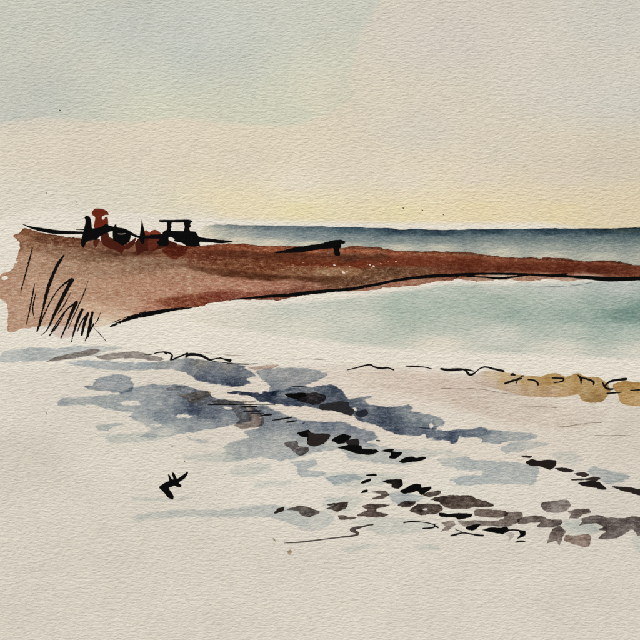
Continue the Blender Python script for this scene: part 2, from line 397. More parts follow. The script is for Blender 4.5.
# ------------------------------------------------------------------ lagoon
lagoon = film('lagoon', painting, outline=[(180, 314), (240, 303), (290, 301), (350, 295), (400, 289), (450, 282), (500, 282), (682, 281), (682, 358), (560, 358), (480, 355), (380, 350), (280, 338), (200, 326)],
    col=[(200, 318, (209, 203, 191)), (240, 312, (205, 202, 191)), (300, 308, (190, 196, 187)), (300, 328, (203, 201, 190)), (360, 302, (182, 190, 181)), (360, 320, (192, 196, 187)), (400, 306, (160, 179, 168)), (410, 318, (166, 182, 171)), (440, 290, (176, 187, 180)), (450, 305, (160, 178, 168)),
         (450, 325, (172, 185, 175)), (500, 288, (182, 189, 182)), (500, 302, (158, 176, 166)), (520, 315, (150, 171, 162)), (500, 335, (190, 194, 186)), (560, 287, (180, 187, 184)), (560, 302, (160, 176, 168)), (575, 315, (138, 163, 154)), (570, 332, (172, 184, 175)), (620, 288, (170, 180, 179)), (610, 302, (150, 169, 162)),
         (618, 315, (112, 145, 137)), (635, 313, (105, 140, 133)), (610, 328, (150, 171, 163)), (625, 335, (168, 182, 174)), (560, 348, (203, 200, 190)), (440, 345, (208, 202, 190)), (640, 350, (196, 196, 187)), (660, 315, (110, 143, 136))],
    layer=1, h=0.9, rim=0.0, soft=5, rough=1.0, rfreq=0.08, ax=0.4, blotch=0.25, bfreq=0.08, streak=0.3, mat=GLAZE, chroma=.74, warm=.03, lift=1.02, label='pale teal lagoon water behind the spit')
film('pencil_line', lagoon, line=[(540, 287, .5), (556, 286.5, .8), (570, 286, .7), (585, 284, .5), (596, 282, .3)], col=(150, 150, 146), layer=2, rim=0)

# ------------------------------------------------------------------ sand spit
spit_top = [(24, 228), (35, 231), (60, 236), (85, 239), (110, 241), (150, 243), (195, 245.5), (205, 245), (230, 243.4), (260, 245.5), (300, 246.5), (340, 247.8), (355, 246), (377, 247), (396, 250.6), (419, 251.6), (437, 251.4), (450, 252), (469, 252), (487, 254.7), (515, 257.7), (547, 257.6), (568, 258.8), (585, 261), (605, 260.4), (620, 261.6), (625, 263), (640, 264.8), (681, 266)]
spit_bot = [(681, 279), (640, 277), (600, 279), (590, 279), (568, 281.4), (549, 279), (525, 281.5), (512, 280), (495, 279.7), (478, 281.5), (461, 279.7), (441, 281), (415, 285.5), (383, 288), (368, 291.3), (340, 292), (305, 294.6), (290, 298), (277, 300), (252, 299.6), (232, 300.3), (214, 302.8), (198, 307), (172, 311), (140, 317), (118, 322), (106, 325), (96, 327), (82, 328), (68, 326), (54, 324), (37, 327), (21, 328.5), (14, 332), (7, 331), (8, 318), (7, 304), (0, 298), (-6, 292), (-4, 279), (2, 274), (9, 271), (13, 268), (15, 262), (18, 255), (20, 249), (19, 243), (17, 240), (12.5, 236.5), (19, 233)]
spit = film('sand_spit', painting, outline=spit_top + spit_bot,
    col=[(28, 233, (122, 74, 48)), (20, 237, (150, 105, 80)), (45, 238, (104, 62, 40)), (70, 241, (112, 66, 44)), (100, 246, (118, 74, 52)), (30, 246, (140, 98, 74)), (60, 250, (136, 98, 76)), (100, 256, (128, 92, 70)), (30, 258, (170, 132, 110)), (60, 266, (166, 130, 108)), (100, 268, (158, 122, 100)), (140, 262, (140, 104, 82)),
         (15, 285, (176, 138, 117)), (40, 285, (178, 142, 120)), (80, 290, (178, 140, 118)), (110, 290, (176, 137, 114)), (30, 312, (180, 144, 124)), (14, 318, (178, 141, 120)), (60, 314, (186, 150, 130)), (95, 312, (196, 164, 143)), (104, 322, (206, 190, 174)), (80, 324, (203, 180, 164)), (130, 305, (180, 142, 120)), (120, 317, (196, 166, 146)), (140, 285, (172, 130, 106)),
         (150, 250, (122, 74, 52)), (180, 250, (118, 62, 40)), (165, 262, (136, 98, 76)), (180, 275, (166, 124, 102)), (160, 295, (176, 132, 110)), (150, 308, (170, 118, 98)), (190, 290, (172, 126, 104)), (175, 302, (124, 62, 40)), (195, 299, (124, 60, 38)), (215, 297, (122, 56, 40)), (232, 296, (130, 66, 50)), (220, 285, (170, 120, 98)), (250, 288, (170, 118, 97)), (250, 296, (140, 78, 60)), (280, 286, (160, 106, 86)), (275, 296, (128, 68, 52)), (310, 284, (140, 88, 68)), (300, 291, (120, 66, 48)),
         (205, 248, (126, 62, 38)), (240, 247, (140, 72, 44)), (270, 249, (146, 76, 48)), (310, 250, (152, 80, 52)), (345, 250, (154, 84, 56)), (370, 250, (156, 86, 58)), (395, 253, (146, 78, 52)), (420, 254, (138, 74, 50)), (450, 255, (138, 74, 48)),
         (210, 254, (104, 50, 30)), (240, 254, (100, 50, 30)), (270, 256, (98, 50, 28)), (300, 256, (104, 54, 32)), (330, 256, (108, 58, 36)), (350, 258, (94, 54, 36)), (380, 257, (100, 54, 34)), (240, 262, (118, 68, 42)), (270, 263, (112, 58, 32)), (300, 263, (112, 50, 25)), (330, 264, (120, 54, 28)), (360, 264, (124, 54, 28)), (390, 262, (122, 52, 27)), (420, 262, (118, 52, 27)),
         (300, 270, (128, 82, 54)), (330, 271, (150, 112, 82)), (350, 272, (148, 106, 76)), (370, 272, (110, 72, 46)), (390, 271, (100, 66, 44)), (340, 281, (104, 66, 44)), (325, 281, (108, 68, 46)), (360, 282, (98, 62, 42)), (420, 271, (108, 66, 44)), (445, 270, (116, 62, 40)), (425, 283, (160, 112, 92)), (395, 285, (158, 108, 88)), (365, 289, (160, 112, 94)),
         (470, 254, (138, 74, 48)), (470, 263, (112, 50, 27)), (470, 271, (108, 52, 32)), (500, 260, (134, 70, 46)), (500, 268, (106, 48, 27)), (530, 260, (132, 70, 45)), (530, 268, (108, 48, 28)), (560, 262, (124, 62, 40)), (560, 270, (106, 46, 27)), (600, 264, (122, 60, 40)), (600, 270, (100, 45, 26)), (625, 268, (112, 54, 34)), (640, 270, (118, 60, 38)), (660, 272, (118, 60, 38)),
         (480, 279.5, (170, 134, 118)), (500, 277.5, (178, 160, 148)), (515, 279, (166, 128, 110)), (545, 278, (158, 116, 98)), (565, 280, (178, 144, 128)), (590, 278, (180, 150, 136))],
    layer=2, h=0.6, rim=0.18, rimw=1.5, rough=1.25, ragged=1.3, rfreq=0.15, ax=0.33, power=4.4, blotch=0.12, bfreq=0.09, streak=0.4, mat=GLAZE_HEAVY, chroma=.84, warm=.05, lift=1.02,
    holes=[(5, 277.5, 3.0, 1.8), (16, 262, 1.6, 1.2)],
    label='red-brown sand spit reaching out between sea and lagoon')
film('shadow_band', spit, outline=[(170, 264), (188, 263), (205, 267), (225, 268), (250, 271), (280, 274), (320, 276), (345, 276), (330, 284), (305, 283), (294, 280.2), (281, 281), (271, 282.2), (260, 281), (249, 280.4), (243, 279), (237, 279.3), (230, 278.2), (225, 278.6), (217, 276), (212, 276.3), (203, 273), (196, 272), (185, 269)],
    col=[(185, 266, (190, 175, 158)), (200, 268, (150, 133, 113)), (220, 270, (170, 155, 133)), (225, 276, (128, 110, 90)), (250, 278, (130, 112, 90)), (245, 272, (170, 152, 130)), (275, 279, (128, 108, 86)), (300, 280, (150, 130, 108)), (330, 279, (180, 160, 140))],
    layer=3, rim=0.1, rimw=1.2, rough=0.9, rfreq=0.3, soft=2.2, power=3, ax=.5, label='olive shadow band under the ridge')
film('ridge_stroke', spit, outline=[(196, 249), (240, 249.5), (262, 252.4), (300, 252), (340, 254.5), (372, 255), (400, 254.5), (440, 256), (470, 256.5), (500, 259.5), (540, 261), (580, 262.5), (610, 264), (681, 268), (681, 274.5), (640, 274.6), (600, 274.8), (560, 273.5), (500, 271.5), (460, 272.6), (430, 268), (400, 267), (370, 268.5), (330, 266.5), (290, 264), (250, 260), (215, 256)],
    col=[(220, 252, (196, 180, 165)), (300, 258, (200, 184, 170)), (380, 261, (200, 183, 168)), (460, 264, (198, 180, 166)), (560, 268, (192, 172, 156)), (640, 271, (196, 176, 160)), (300, 263, (206, 190, 176))],
    layer=3, h=.6, rim=0.15, rough=0.8, rfreq=0.12, soft=1.5, ax=.3, blotch=0.35, bfreq=.12, streak=.3, label='dark red ridge stroke along the spit')
film('smudge', spit, outline=Zm(150, 205, .15625)((72, 288), (110, 262), (245, 260), (242, 290), (225, 318), (195, 335), (170, 357), (130, 347), (92, 316)), col=(160, 108, 90), layer=3, rim=.1, soft=1.6, rough=.8)
film('smudge', spit, outline=[(95, 249), (108, 248), (125, 250), (150, 248), (165, 252), (160, 256), (140, 258), (118, 259), (100, 256)], col=(160, 138, 122), layer=3, rim=0, soft=4, rough=.8)
WL = 'black waterline stroke under the spit'
film('waterline', spit, lines=[[(110.5, 326.6, 1.6), (120, 322.2, 2.8), (133, 317.2, 3.8), (146, 314.6, 4.4), (160, 312.2, 3.4), (172, 310, 2.6), (186, 308.4, 1.3), (198, 306.8, .7)], [(140, 314, 1.5), (155, 311, 2), (172, 309, 1.5), (184, 307.6, .8)]], col=BL, mat=INK, layer=4, rough=.35, rfreq=.5, cover=.95, label=WL)
film('waterline', spit, line=[(112, 323.2, .6), (120, 319.5, 1), (133, 315, 1), (146, 311.5, 1)], col=(40, 26, 22), mat=INK, layer=4, rough=.2, cover=.8)
film('waterline', spit, lines=[[(232, 299.6, .7), (250, 298, 1.8), (266, 296.6, 3), (290, 295.2, 3.8), (305, 293.2, 3.8), (322, 291.4, 3.6), (350, 289.4, 3.2), (359, 287.8, 3.2), (377, 284.4, 2.8), (396, 280.2, 2.8), (415, 277.6, 3), (430, 276.2, 3.6), (450, 275.6, 3.8), (469, 273.9, 2.2), (506, 273.6, 2.2), (540, 275, 2.6), (556, 276, 3), (571, 276.4, 2.6), (587, 277.6, 3.6), (602, 279, 4.6), (618, 279.4, 4.6), (640, 278.4, 3.6), (680, 278.6, 2.6)],
    [(456, 277.4, .6), (472, 276.4, .9), (488, 277.4, 1.6), (499, 278.6, 2.6), (514, 277, 1.8), (529, 275, 1.4)], [(552, 274.8, 1.4), (560, 274, 1.2), (568, 273.4, .5)]],
    col=BL, mat=INK, layer=4, h=.45, rough=.4, rfreq=.35, cover=1.1, label='long black waterline stroke running to the right edge of the sheet')
for k, (x, y, r) in enumerate([(322, 267, .9), (334.5, 265, 1.3), (343.5, 272.3, 2.0), (347, 271.4, 1.2), (370, 264.6, 1.3), (373.6, 266, 1.4), (367.5, 264, .8), (381, 263.6, 1), (388.5, 261.8, .8), (396, 261.4, 1), (349.5, 266.4, 1), (303, 262.4, .7), (314, 262.3, .8), (292, 261, .6), (406, 260.6, .7), (324.5, 264.8, .7), (372, 268, .8), (269, 260, .6)]):
    film('bare_fleck', spit, line=[(x - r * .3, y, r), (x + r * .4, y + r * .3, r * .8)], col=(206, 178, 158) if k not in (1, 2, 4, 5) else (222, 208, 194), mat=INK, layer=4, rough=.25, rfreq=.8, cover=1.15)

# ------------------------------------------------------------------ boats and figures drawn up on the spit
a6 = Zm(75, 200, .125); a7 = Zm(150, 205, .15625)

boats = film('boat_group', painting, outline=a7((80, 178), (104, 160), (150, 166), (215, 168), (285, 169), (300, 182), (318, 205), (420, 219), (525, 230), (522, 236), (465, 247), (420, 243), (320, 235), (318, 263), (245, 265), (200, 242), (150, 232), (158, 220), (140, 208), (120, 208), (118, 258), (65, 263), (45, 240), (68, 215), (82, 196)),
    col=BL, mat=INK, layer=5, smooth=1, rough=.3, rfreq=.4, cover=1.2, label='black ink boats and figures drawn up on the spit')
film('cabin_post', boats, outline=a7((108, 104), (139, 104), (136, 130), (140, 142), (132, 150), (136, 170), (106, 170), (110, 140)), col=BL, mat=INK, layer=5, rough=.2, cover=1.2)
film('cabin_post', boats, outline=a7((216, 104), (262, 104), (256, 124), (264, 134), (252, 150), (258, 172), (216, 172), (222, 140)), col=BL, mat=INK, layer=5, rough=.2, cover=1.2)
film('cabin_roof', boats, line=a7((64, 102, 2), (80, 104, 2.8), (110, 102, 2.2), (180, 103, 2.6), (240, 101, 2.8), (266, 105, 2.0)), col=BL, mat=INK, layer=5, rough=.3, cover=1.15)
film('boat_hull', boats, line=[(23, 224.4, .6), (30, 227.2, 2), (42.5, 230.1, 3.8), (56, 232.2, 4.2), (69, 232.6, 3.2), (80, 232.6, 2.4), (86, 233, 2.4)], col=BL, mat=INK, layer=5, rough=.3, rfreq=.35, cover=1.2, label='long black hull with a raised pointed bow')
film('oar', boats, line=[(76, 229.6, .5), (80, 229.4, 1), (86, 229.4, 1.2)], col=BL, mat=INK, layer=5, rough=.15)
film('figure', boats, outline=a6((76, 138), (94, 126), (118, 135), (129, 165), (135, 215), (137, 255), (112, 318), (86, 345), (70, 382), (50, 366), (48, 322), (60, 280), (71, 235), (82, 190), (84, 160)), col=BL, mat=INK, layer=5, smooth=1, rough=.2, cover=1.2, label='black hooded figure stroke beside the red figure')
film('deck', boats, outline=a6((105, 235), (180, 224), (215, 212), (252, 190), (276, 206), (330, 216), (398, 229), (442, 250), (505, 285), (640, 281), (645, 306), (560, 309), (500, 304), (440, 278), (400, 262), (330, 248), (290, 250), (252, 266), (205, 288), (172, 318), (118, 322), (90, 330)), col=BL, mat=INK, layer=5, rough=.2, cover=1.2)
film('figure', boats, outline=a6((136, 97), (158, 70), (215, 71), (258, 90), (270, 118), (242, 120), (217, 133), (216, 156), (234, 156), (241, 138), (262, 144), (267, 205), (250, 215), (200, 232), (152, 222), (156, 180), (162, 140), (138, 118)), col=(104, 36, 20), mat=INK, layer=4, rough=.15, cover=1.25, label='dark red figure stroke with a wide hat')
film('tub', boats, outline=a6((304, 244), (360, 250), (442, 262), (441, 318), (416, 346), (380, 364), (344, 342), (306, 322)), col=BL, mat=INK, layer=5, rough=.25, cover=1.2)
film('tub_glint', boats, line=a6((345, 271, .7), (375, 274, .9), (402, 269, .6)), col=(150, 138, 128), mat=INK, layer=6, rough=.1)
film('mast_stub', boats, outline=a6((316, 200), (334, 190), (334, 226), (310, 226)), col=BL, mat=INK, layer=5, rough=.15, smooth=0)
film('sail', boats, outline=a6((534, 150), (540, 175), (553, 235), (562, 285), (554, 342), (536, 354), (516, 312), (524, 240), (531, 190)), col=BL, mat=INK, layer=5, rough=.15, cover=1.2, label='thin pointed black sail')
film('deck', boats, outline=a7((0, 190), (92, 186), (92, 217), (0, 217)), col=BL, mat=INK, layer=5, rough=.25, smooth=0, cover=1.2)
film('red_cargo', boats, outline=a6((203, 292), (262, 258), (276, 300), (312, 310), (342, 338), (400, 362), (486, 302), (474, 356), (432, 390), (392, 402), (376, 434), (338, 408), (268, 384), (224, 358)), col=(72, 27, 17), mat=INK, layer=4, rough=.6, rfreq=.5, cover=1.05, label='maroon load below the boats')
film('red_cargo', boats, outline=a6((148, 320), (200, 312), (188, 346), (166, 380), (150, 362)), col=(84, 34, 22), mat=INK, layer=4, rough=.4, rfreq=.5, cover=1.0)
film('red_cargo', boats, outline=a6((556, 250), (575, 244), (596, 262), (616, 245), (645, 238), (690, 268), (690, 292), (556, 292)), col=(120, 50, 32), mat=INK, layer=4, rough=.2, cover=1.15)
film('red_cargo', boats, outline=a6((482, 345), (520, 300), (640, 296), (700, 296), (770, 330), (820, 350), (800, 372), (720, 378), (640, 402), (562, 412), (520, 428), (502, 442), (488, 402)), col=(66, 25, 16), mat=INK, layer=4, rough=.6, rfreq=.5, cover=1.02)
film('red_cargo', boats, outline=a7((0, 212), (48, 212), (60, 232), (48, 262), (20, 285), (-10, 290), (-12, 230)), col=(92, 40, 26), mat=INK, layer=4, rough=.5, rfreq=.5, cover=.95)

# ------------------------------------------------------------------ driftwood ramp
c3 = Zm(230, 210, .1875)
film('driftwood', painting, outline=c3((236, 225), (290, 213), (330, 203), (398, 190), (480, 180), (540, 164), (588, 158), (614, 168), (610, 178), (592, 182), (594, 200), (582, 206), (588, 242), (560, 242), (550, 204), (500, 208), (440, 216), (370, 228), (300, 229), (258, 231)),
    col=BL, mat=INK, layer=5, rough=.45, rfreq=.6, cover=1.0, label='black plank-like driftwood propped on a short post')

# ------------------------------------------------------------------ beach grass
grass = film('beach_grass', painting, outline=[(50, 322), (62, 320), (74, 323), (80, 330), (70, 338), (58, 339), (50, 332)], col=(203, 184, 172), layer=2, rim=.1, soft=2, rough=1.2, label='tuft of black pen-stroke beach grass')
for b in [[[(32.5, 248, .5), (29.4, 260, 1.3), (24.5, 278, 1.1), (20.5, 293, .4)]],
          [[(63.8, 255.5, 1.2), (58.5, 263, 2.6), (55, 270, 2.4), (51.6, 280, 1.5), (47, 294, 1.5), (42, 313, 1.6), (37, 331.5, .9)], [(56, 267, 1.6), (51, 277, 1.3), (48, 285, 1.3), (44.6, 297, 1.0), (43, 306, .6)]],
          [[(34.6, 284, .5), (32.3, 297, 1.1), (28.6, 315, .9), (26, 326, .4)]], [[(36.4, 291, .3), (33.6, 302, .9), (32.4, 310, .8), (34.4, 319, .3)]],
          [[(72, 280, 3.2), (66.4, 290, 3.1), (60, 303, 2.8), (55, 313, 2.5), (52, 319.5, 1.8), (47, 331, .7), (41, 335.5, .3)]], [[(70, 279.6, 1.6), (58.5, 288.6, .9), (50.5, 301, .9), (42.5, 318, 1.2), (37.6, 331, .7)]],
          [[(70.6, 293, .4), (64.5, 305, 1), (57, 315, .5)]], [[(76.4, 302.6, 2.8), (72, 312, 2.4), (68, 322, 1.7), (61, 338, .8)]], [[(75, 303, 1.4), (66, 310, .9), (58, 321, 1), (49, 336, .4)]],
          [[(88.4, 280, .3), (84.3, 293, .8), (77.4, 308, .8), (68, 329, .4)]], [[(82.2, 309.6, 2.2), (77.6, 320, 2.2), (73.8, 332, 1.4), (71.4, 342, .5)]],
          [[(88, 313.4, 2.0), (84.6, 322, 2.4), (81.7, 334.5, 1.8)]], [[(86.2, 315, .9), (80.4, 323, 1.1), (77.4, 332, .5)]], [[(92.6, 312.4, 1.8), (90.4, 322, 2.7), (87.6, 336.6, 1.8)]],
          [[(93.6, 324, 1.2), (89.4, 332, 1.3), (85, 341, .7)]], [[(100.6, 312.6, .3), (97.4, 321, .7), (95.2, 323.4, .3)]], [[(94, 328, .3), (99, 333, .5), (105.5, 340.4, .3)]], [[(62.4, 318, .8), (57, 325.6, .7), (49, 337, .3)]], [[(65, 312, .5), (60, 322, .9), (54, 331, .4)]]]:
    film('grass_blade', grass, lines=[[(x, y, w * 1.25 + .12) for x, y, w in q] for q in b], col=(17, 14, 14), mat=INK, layer=5, h=.28, rough=.45, rfreq=.7, cover=1.0)

# ------------------------------------------------------------------ foreshore: sand wash, wet patches, dabs
shore = film('foreshore', painting, outline=[(-20, 368), (120, 360), (300, 362), (345, 360), (400, 363), (440, 366), (475, 372), (560, 385), (690, 390), (690, 684), (500, 686), (200, 686), (-42, 686), (-42, 372)],
    col=[(20, 400, (212, 205, 193)), (100, 450, (211, 205, 192)), (40, 520, (208, 202, 189)), (200, 540, (208, 202, 189)), (330, 372, (207, 197, 184)), (370, 378, (212, 201, 187)), (400, 390, (211, 200, 186)), (440, 382, (210, 198, 184)), (470, 400, (210, 200, 186)), (520, 410, (210, 200, 186)), (560, 415, (210, 200, 186)), (600, 420, (209, 201, 188)), (630, 430, (201, 192, 179)),
         (450, 420, (212, 204, 191)), (560, 440, (206, 197, 184)), (300, 480, (214, 208, 196)), (460, 490, (213, 208, 196)), (560, 490, (212, 206, 194)), (620, 505, (204, 198, 186)), (620, 552, (206, 200, 188)), (500, 555, (209, 203, 190)), (300, 600, (209, 203, 190)), (60, 600, (207, 201, 188)), (600, 600, (206, 200, 188)), (20, 460, (202, 195, 182))],
    layer=1, h=1.5, mat=GLAZE_FLAT, rim=0, soft=8, rough=2, rfreq=.05, ax=.6, lift=1.01, blotch=.3, bfreq=.05, streak=.4, label='bare cream and pinkish foreshore sand')  # tint also dims the outer paper: uneven lighting painted into the wash
film('sand_tint', shore, outline=[(338, 372), (360, 366), (400, 367), (430, 371), (470, 376), (520, 392), (570, 402), (610, 408), (600, 430), (560, 434), (500, 424), (450, 410), (400, 396), (365, 390)],
    col=[(360, 376, (214, 206, 192)), (400, 382, (212, 203, 189)), (450, 390, (211, 201, 187)), (520, 405, (212, 203, 189)), (580, 420, (214, 206, 192))], layer=2, rim=0, soft=7, rough=3, rfreq=.12, blotch=.8, bfreq=.14, streak=.4, mat=GLAZE_HEAVY)
# ochre bank with pen squiggles
ochre = film('ochre_bank', painting, outline=[(470, 378), (480, 371.5), (486, 370), (502, 371.4), (517, 374), (522, 374.6), (530, 375.4), (540, 376.6), (547, 374), (556, 373), (566, 376.4), (573, 374.6), (579, 373), (587, 377), (596, 376.8), (601, 378.4), (607, 383), (611, 390), (606.5, 398), (601, 402.4), (590, 403.4), (581, 400), (578, 394.5), (566, 397), (556, 398), (540, 397.6), (525, 396), (513, 394), (495, 388.6), (478, 385)],
    col=[(476, 378, (207, 194, 176)), (490, 375, (200, 178, 146)), (490, 384, (203, 187, 168)), (506, 378, (193, 164, 116)), (512, 388, (199, 178, 150)), (528, 379, (184, 152, 98)), (530, 391, (194, 168, 132)), (550, 379, (174, 138, 80)), (552, 392, (192, 164, 128)), (566, 381, (176, 140, 82)), (566, 392, (190, 158, 112)), (580, 380, (172, 134, 76)), (584, 395, (182, 152, 98)), (594, 400, (164, 132, 80)), (600, 388, (182, 146, 88)), (596, 381, (174, 140, 84))],
    layer=2, rim=.12, rimw=1.4, rough=1.0, rfreq=.25, soft=.6, blotch=.4, bfreq=.12, power=3.4, chroma=.86, label='ochre sand bank edged with pen squiggles')
film('ochre_patch', ochre, outline=[(613, 385), (619, 382), (626, 381), (633, 382.4), (645, 383), (681, 385), (681, 405), (650, 407), (636, 406), (624, 404.4), (619.5, 400.5), (618, 394), (615, 391)],
    col=[(625, 384, (174, 140, 84)), (640, 386, (176, 142, 86)), (625, 396, (190, 158, 108)), (640, 400, (196, 168, 122)), (670, 390, (182, 148, 92)), (660, 402, (198, 172, 130))], layer=2, rim=.25, rough=.6, rfreq=.2)
SQ = [[[(347, 370, .5), (355.6, 368, 1), (365, 365.4, 1.2), (370.6, 364.4, 1.2), (374.4, 367.2, 1.2), (382, 368.6, 1.6), (387.5, 367.4, 1), (394, 370, 1)]],
      [[(406, 366, .9), (415.6, 366.4, 1.2), (425, 367, .8), (431.6, 368.8, .7)]],
      [[(441, 368.8, 1.4), (448, 370.2, 2.5), (459, 369.3, 2), (465, 369.4, 1.4), (468, 373.8, 2), (470.6, 375.2, 2.2), (474.4, 373.4, 1.2), (480, 368.2, .8), (485.6, 366.6, 1.2), (493, 368.8, 1.6), (503.4, 371, 1.9)], [(465, 369.2, 1.1), (473.4, 371, 1)]],
      [[(505.3, 383.4, 1.7), (512, 381, 1.8), (521, 378.4, 1.5)], [(517.5, 380, 1), (516, 383.8, .6)]], [[(511, 375, 1), (513, 374.2, 2.2), (515, 375, 1.2)], [(521, 376.2, 1.1), (523.4, 375.8, 1)]],
      [[(528, 379.6, .9), (534, 380, 1.4), (537.4, 382, 1.5), (538, 384.6, 1.4)]], [[(552.5, 377.8, 1.3), (559, 378.2, 1.4), (564, 378.4, 1.5), (563.6, 380.8, 1.4), (559, 382, .9), (554, 382.8, .9)]],
      [[(577, 374.4, .8), (579.6, 376.4, 1.5), (581.4, 379.6, 2.2), (581, 383, 1.2)]], [[(582, 377.8, 1), (589, 379.4, 1.6), (594.4, 382, 1.8), (593.4, 384.4, 1.2)]],
      [[(602.5, 382.4, 1), (604.6, 387, 2), (608, 389.2, 1.8), (613, 389, 1.2)], [(605, 386, 1.2), (608, 382.4, 1.6), (614, 380.2, 2), (626, 379, 2.1)]], [[(607, 393.6, 1.1), (614, 392.8, 1.4), (622, 392.2, .7)]], [[(630.6, 390.4, .8), (640, 389.8, 1.3), (660, 391, .9)]]]
for q in SQ: film('pen_squiggle', ochre, lines=[[(x, y, w * 1.2 + .1) for x, y, w in l] for l in q], col=(18, 16, 16), mat=INK, layer=5, rough=.3, rfreq=.5, cover=1.05)
for q in [[(438, 388, .4), (455, 389, .7), (480, 388.4, .5), (500, 393, .6), (520, 395, .4)], [(520, 406, .5), (540, 406.5, .7), (560, 408, .4)], [(558, 427, .4), (568, 426.4, .8), (580, 424, .7), (594, 422.6, .6), (606, 422.4, .3)], [(595, 435.5, .4), (612, 435.4, .8), (630, 435.4, .4)], [(262, 358.5, .4), (285, 359.5, .6), (310, 358.8, .5), (326, 360, .3)], [(200, 352, .3), (225, 355, .5), (250, 356, .4)]]:
    film('pencil_line', shore, line=q, col=(158, 146, 132), layer=3, rim=0, rough=.5)

# blue-grey wet patches
def patch(pts, col, **k):
    k.setdefault('rim', .22); k.setdefault('rimw', 2.2); k.setdefault('rough', 1.5); k.setdefault('rfreq', .2); k.setdefault('ragged', 1.5); k.setdefault('soft', .9); k.setdefault('layer', 2); k.setdefault('blotch', .42); k.setdefault('bfreq', .07); k.setdefault('ax', .7); k.setdefault('chroma', .76); k.setdefault('lift', 1.045); k.setdefault('warm', .03); k.setdefault('mat', GLAZE_WET)
    film('wet_patch', shore, outline=pts, col=col, **k)
LT = (166, 173, 175); FT = (193, 194, 188)
patch([(-8, 357), (0, 355), (9, 349), (33, 347), (57, 348), (75, 346.4), (100, 345.3), (118, 347), (123, 349), (105, 352.5), (95, 356), (70, 359.6), (45, 361.6), (20, 361.8), (8, 363.5), (-6, 362)], [(5, 358, (176, 181, 181)), (40, 354, (166, 172, 174)), (80, 352, (168, 174, 177)), (110, 348, (182, 184, 181))])
patch([(66, 364), (83, 359.5), (105, 360.6), (140, 362), (157, 361.5), (172, 358.5), (188, 357.5), (214, 361), (240, 364), (248, 369), (256, 375.5), (248, 379), (253, 383), (243, 386), (233, 387.5), (220, 385.5), (208, 383), (199, 381.5), (192, 377), (185, 373), (178, 370.5), (155, 369.5), (140, 371), (103, 370), (79, 366.5)],
      [(75, 364, (165, 172, 176)), (110, 366, (163, 170, 174)), (140, 366, (156, 165, 172)), (170, 362, (142, 146, 148)), (175, 368, (150, 158, 165)), (200, 363, (126, 126, 125)), (228, 366, (128, 130, 132)), (190, 371, (118, 128, 140)), (215, 373, (104, 116, 134)), (235, 373, (108, 118, 134)), (203, 379, (84, 97, 118)), (222, 382, (70, 84, 107)), (238, 383, (62, 75, 98)), (250, 381, (80, 92, 112)), (248, 374, (120, 130, 142))])
patch([(256, 372), (262, 369), (287, 367), (305, 367.5), (318, 369.5), (328, 374.5), (322, 379.5), (312, 383), (298, 389), (272, 395), (267, 391), (270, 386), (262, 381), (258, 376)], [(262, 373, (150, 158, 165)), (285, 372, (142, 151, 158)), (315, 374, (142, 151, 158)), (290, 382, (140, 149, 157)), (275, 390, (128, 138, 150))])
patch([(227, 392), (239, 390.8), (257, 392.5), (268, 391.5), (280, 389), (296, 387.5), (310, 386.5), (321, 385), (332, 384.3), (342, 390), (349, 398.5), (363, 397), (374, 396), (366, 400), (370, 403.5), (382, 406), (395, 406), (408, 404.5), (413, 407), (411, 411), (425, 413), (433, 415), (443, 418), (445, 424), (438, 429), (467, 429), (482, 428), (499, 430.6), (525, 431.6), (537, 434), (537, 439), (515, 441.5), (500, 444), (482, 443), (480, 438.5), (460, 437.5), (457, 442), (452, 443.7), (447, 441), (437, 440), (427, 438.5), (425, 435), (410, 436.5), (395, 434), (376, 426), (361, 422), (352, 415.6), (339, 412), (320, 410), (310, 407), (289, 406.5), (276, 404), (261, 402), (248, 396), (229, 393.5)],
      [(233, 392, (58, 68, 88)), (250, 394, (52, 63, 86)), (268, 397, (46, 58, 82)), (290, 401, (58, 72, 96)), (285, 393, (112, 124, 138)), (305, 390, (110, 121, 136)), (322, 389, (88, 101, 119)), (335, 391, (74, 88, 109)), (340, 401, (78, 91, 112)), (350, 404, (82, 96, 115)), (368, 399, (130, 140, 150)), (362, 412, (78, 92, 112)), (385, 412, (80, 95, 115)), (380, 420, (76, 90, 112)), (398, 424, (74, 88, 109)), (402, 409, (116, 129, 141)), (412, 420, (108, 122, 137)), (412, 430, (100, 114, 131)), (428, 418, (140, 151, 159)), (440, 421, (132, 144, 153)), (430, 431, (92, 105, 124)), (451, 438, (58, 72, 98)), (440, 435, (90, 103, 122)), (462, 432, (102, 115, 132)), (485, 432, (112, 126, 141)), (495, 438, (150, 160, 167)), (515, 436, (156, 166, 171)), (532, 437, (160, 169, 174))],
      holes=[(354.8, 410, 1.8, 1.0), (431.5, 425.4, .9, 2.2), (440, 428.5, 2, .7)])
patch([(499, 450), (510, 443), (530, 440.6), (553, 443.4), (553, 444.4), (540, 447), (525, 451.5), (508, 453.5)], [(505, 450, (170, 177, 178)), (545, 444, (182, 185, 182))])
patch([(85, 386), (92, 385), (95, 380), (105, 376), (122, 374), (130, 377), (134, 384), (132, 392), (120, 394), (105, 391.5), (95, 391), (87, 389)], [(88, 387, (120, 129, 138)), (105, 383, (146, 155, 164)), (125, 380, (150, 158, 166)), (112, 390, (138, 148, 158))])
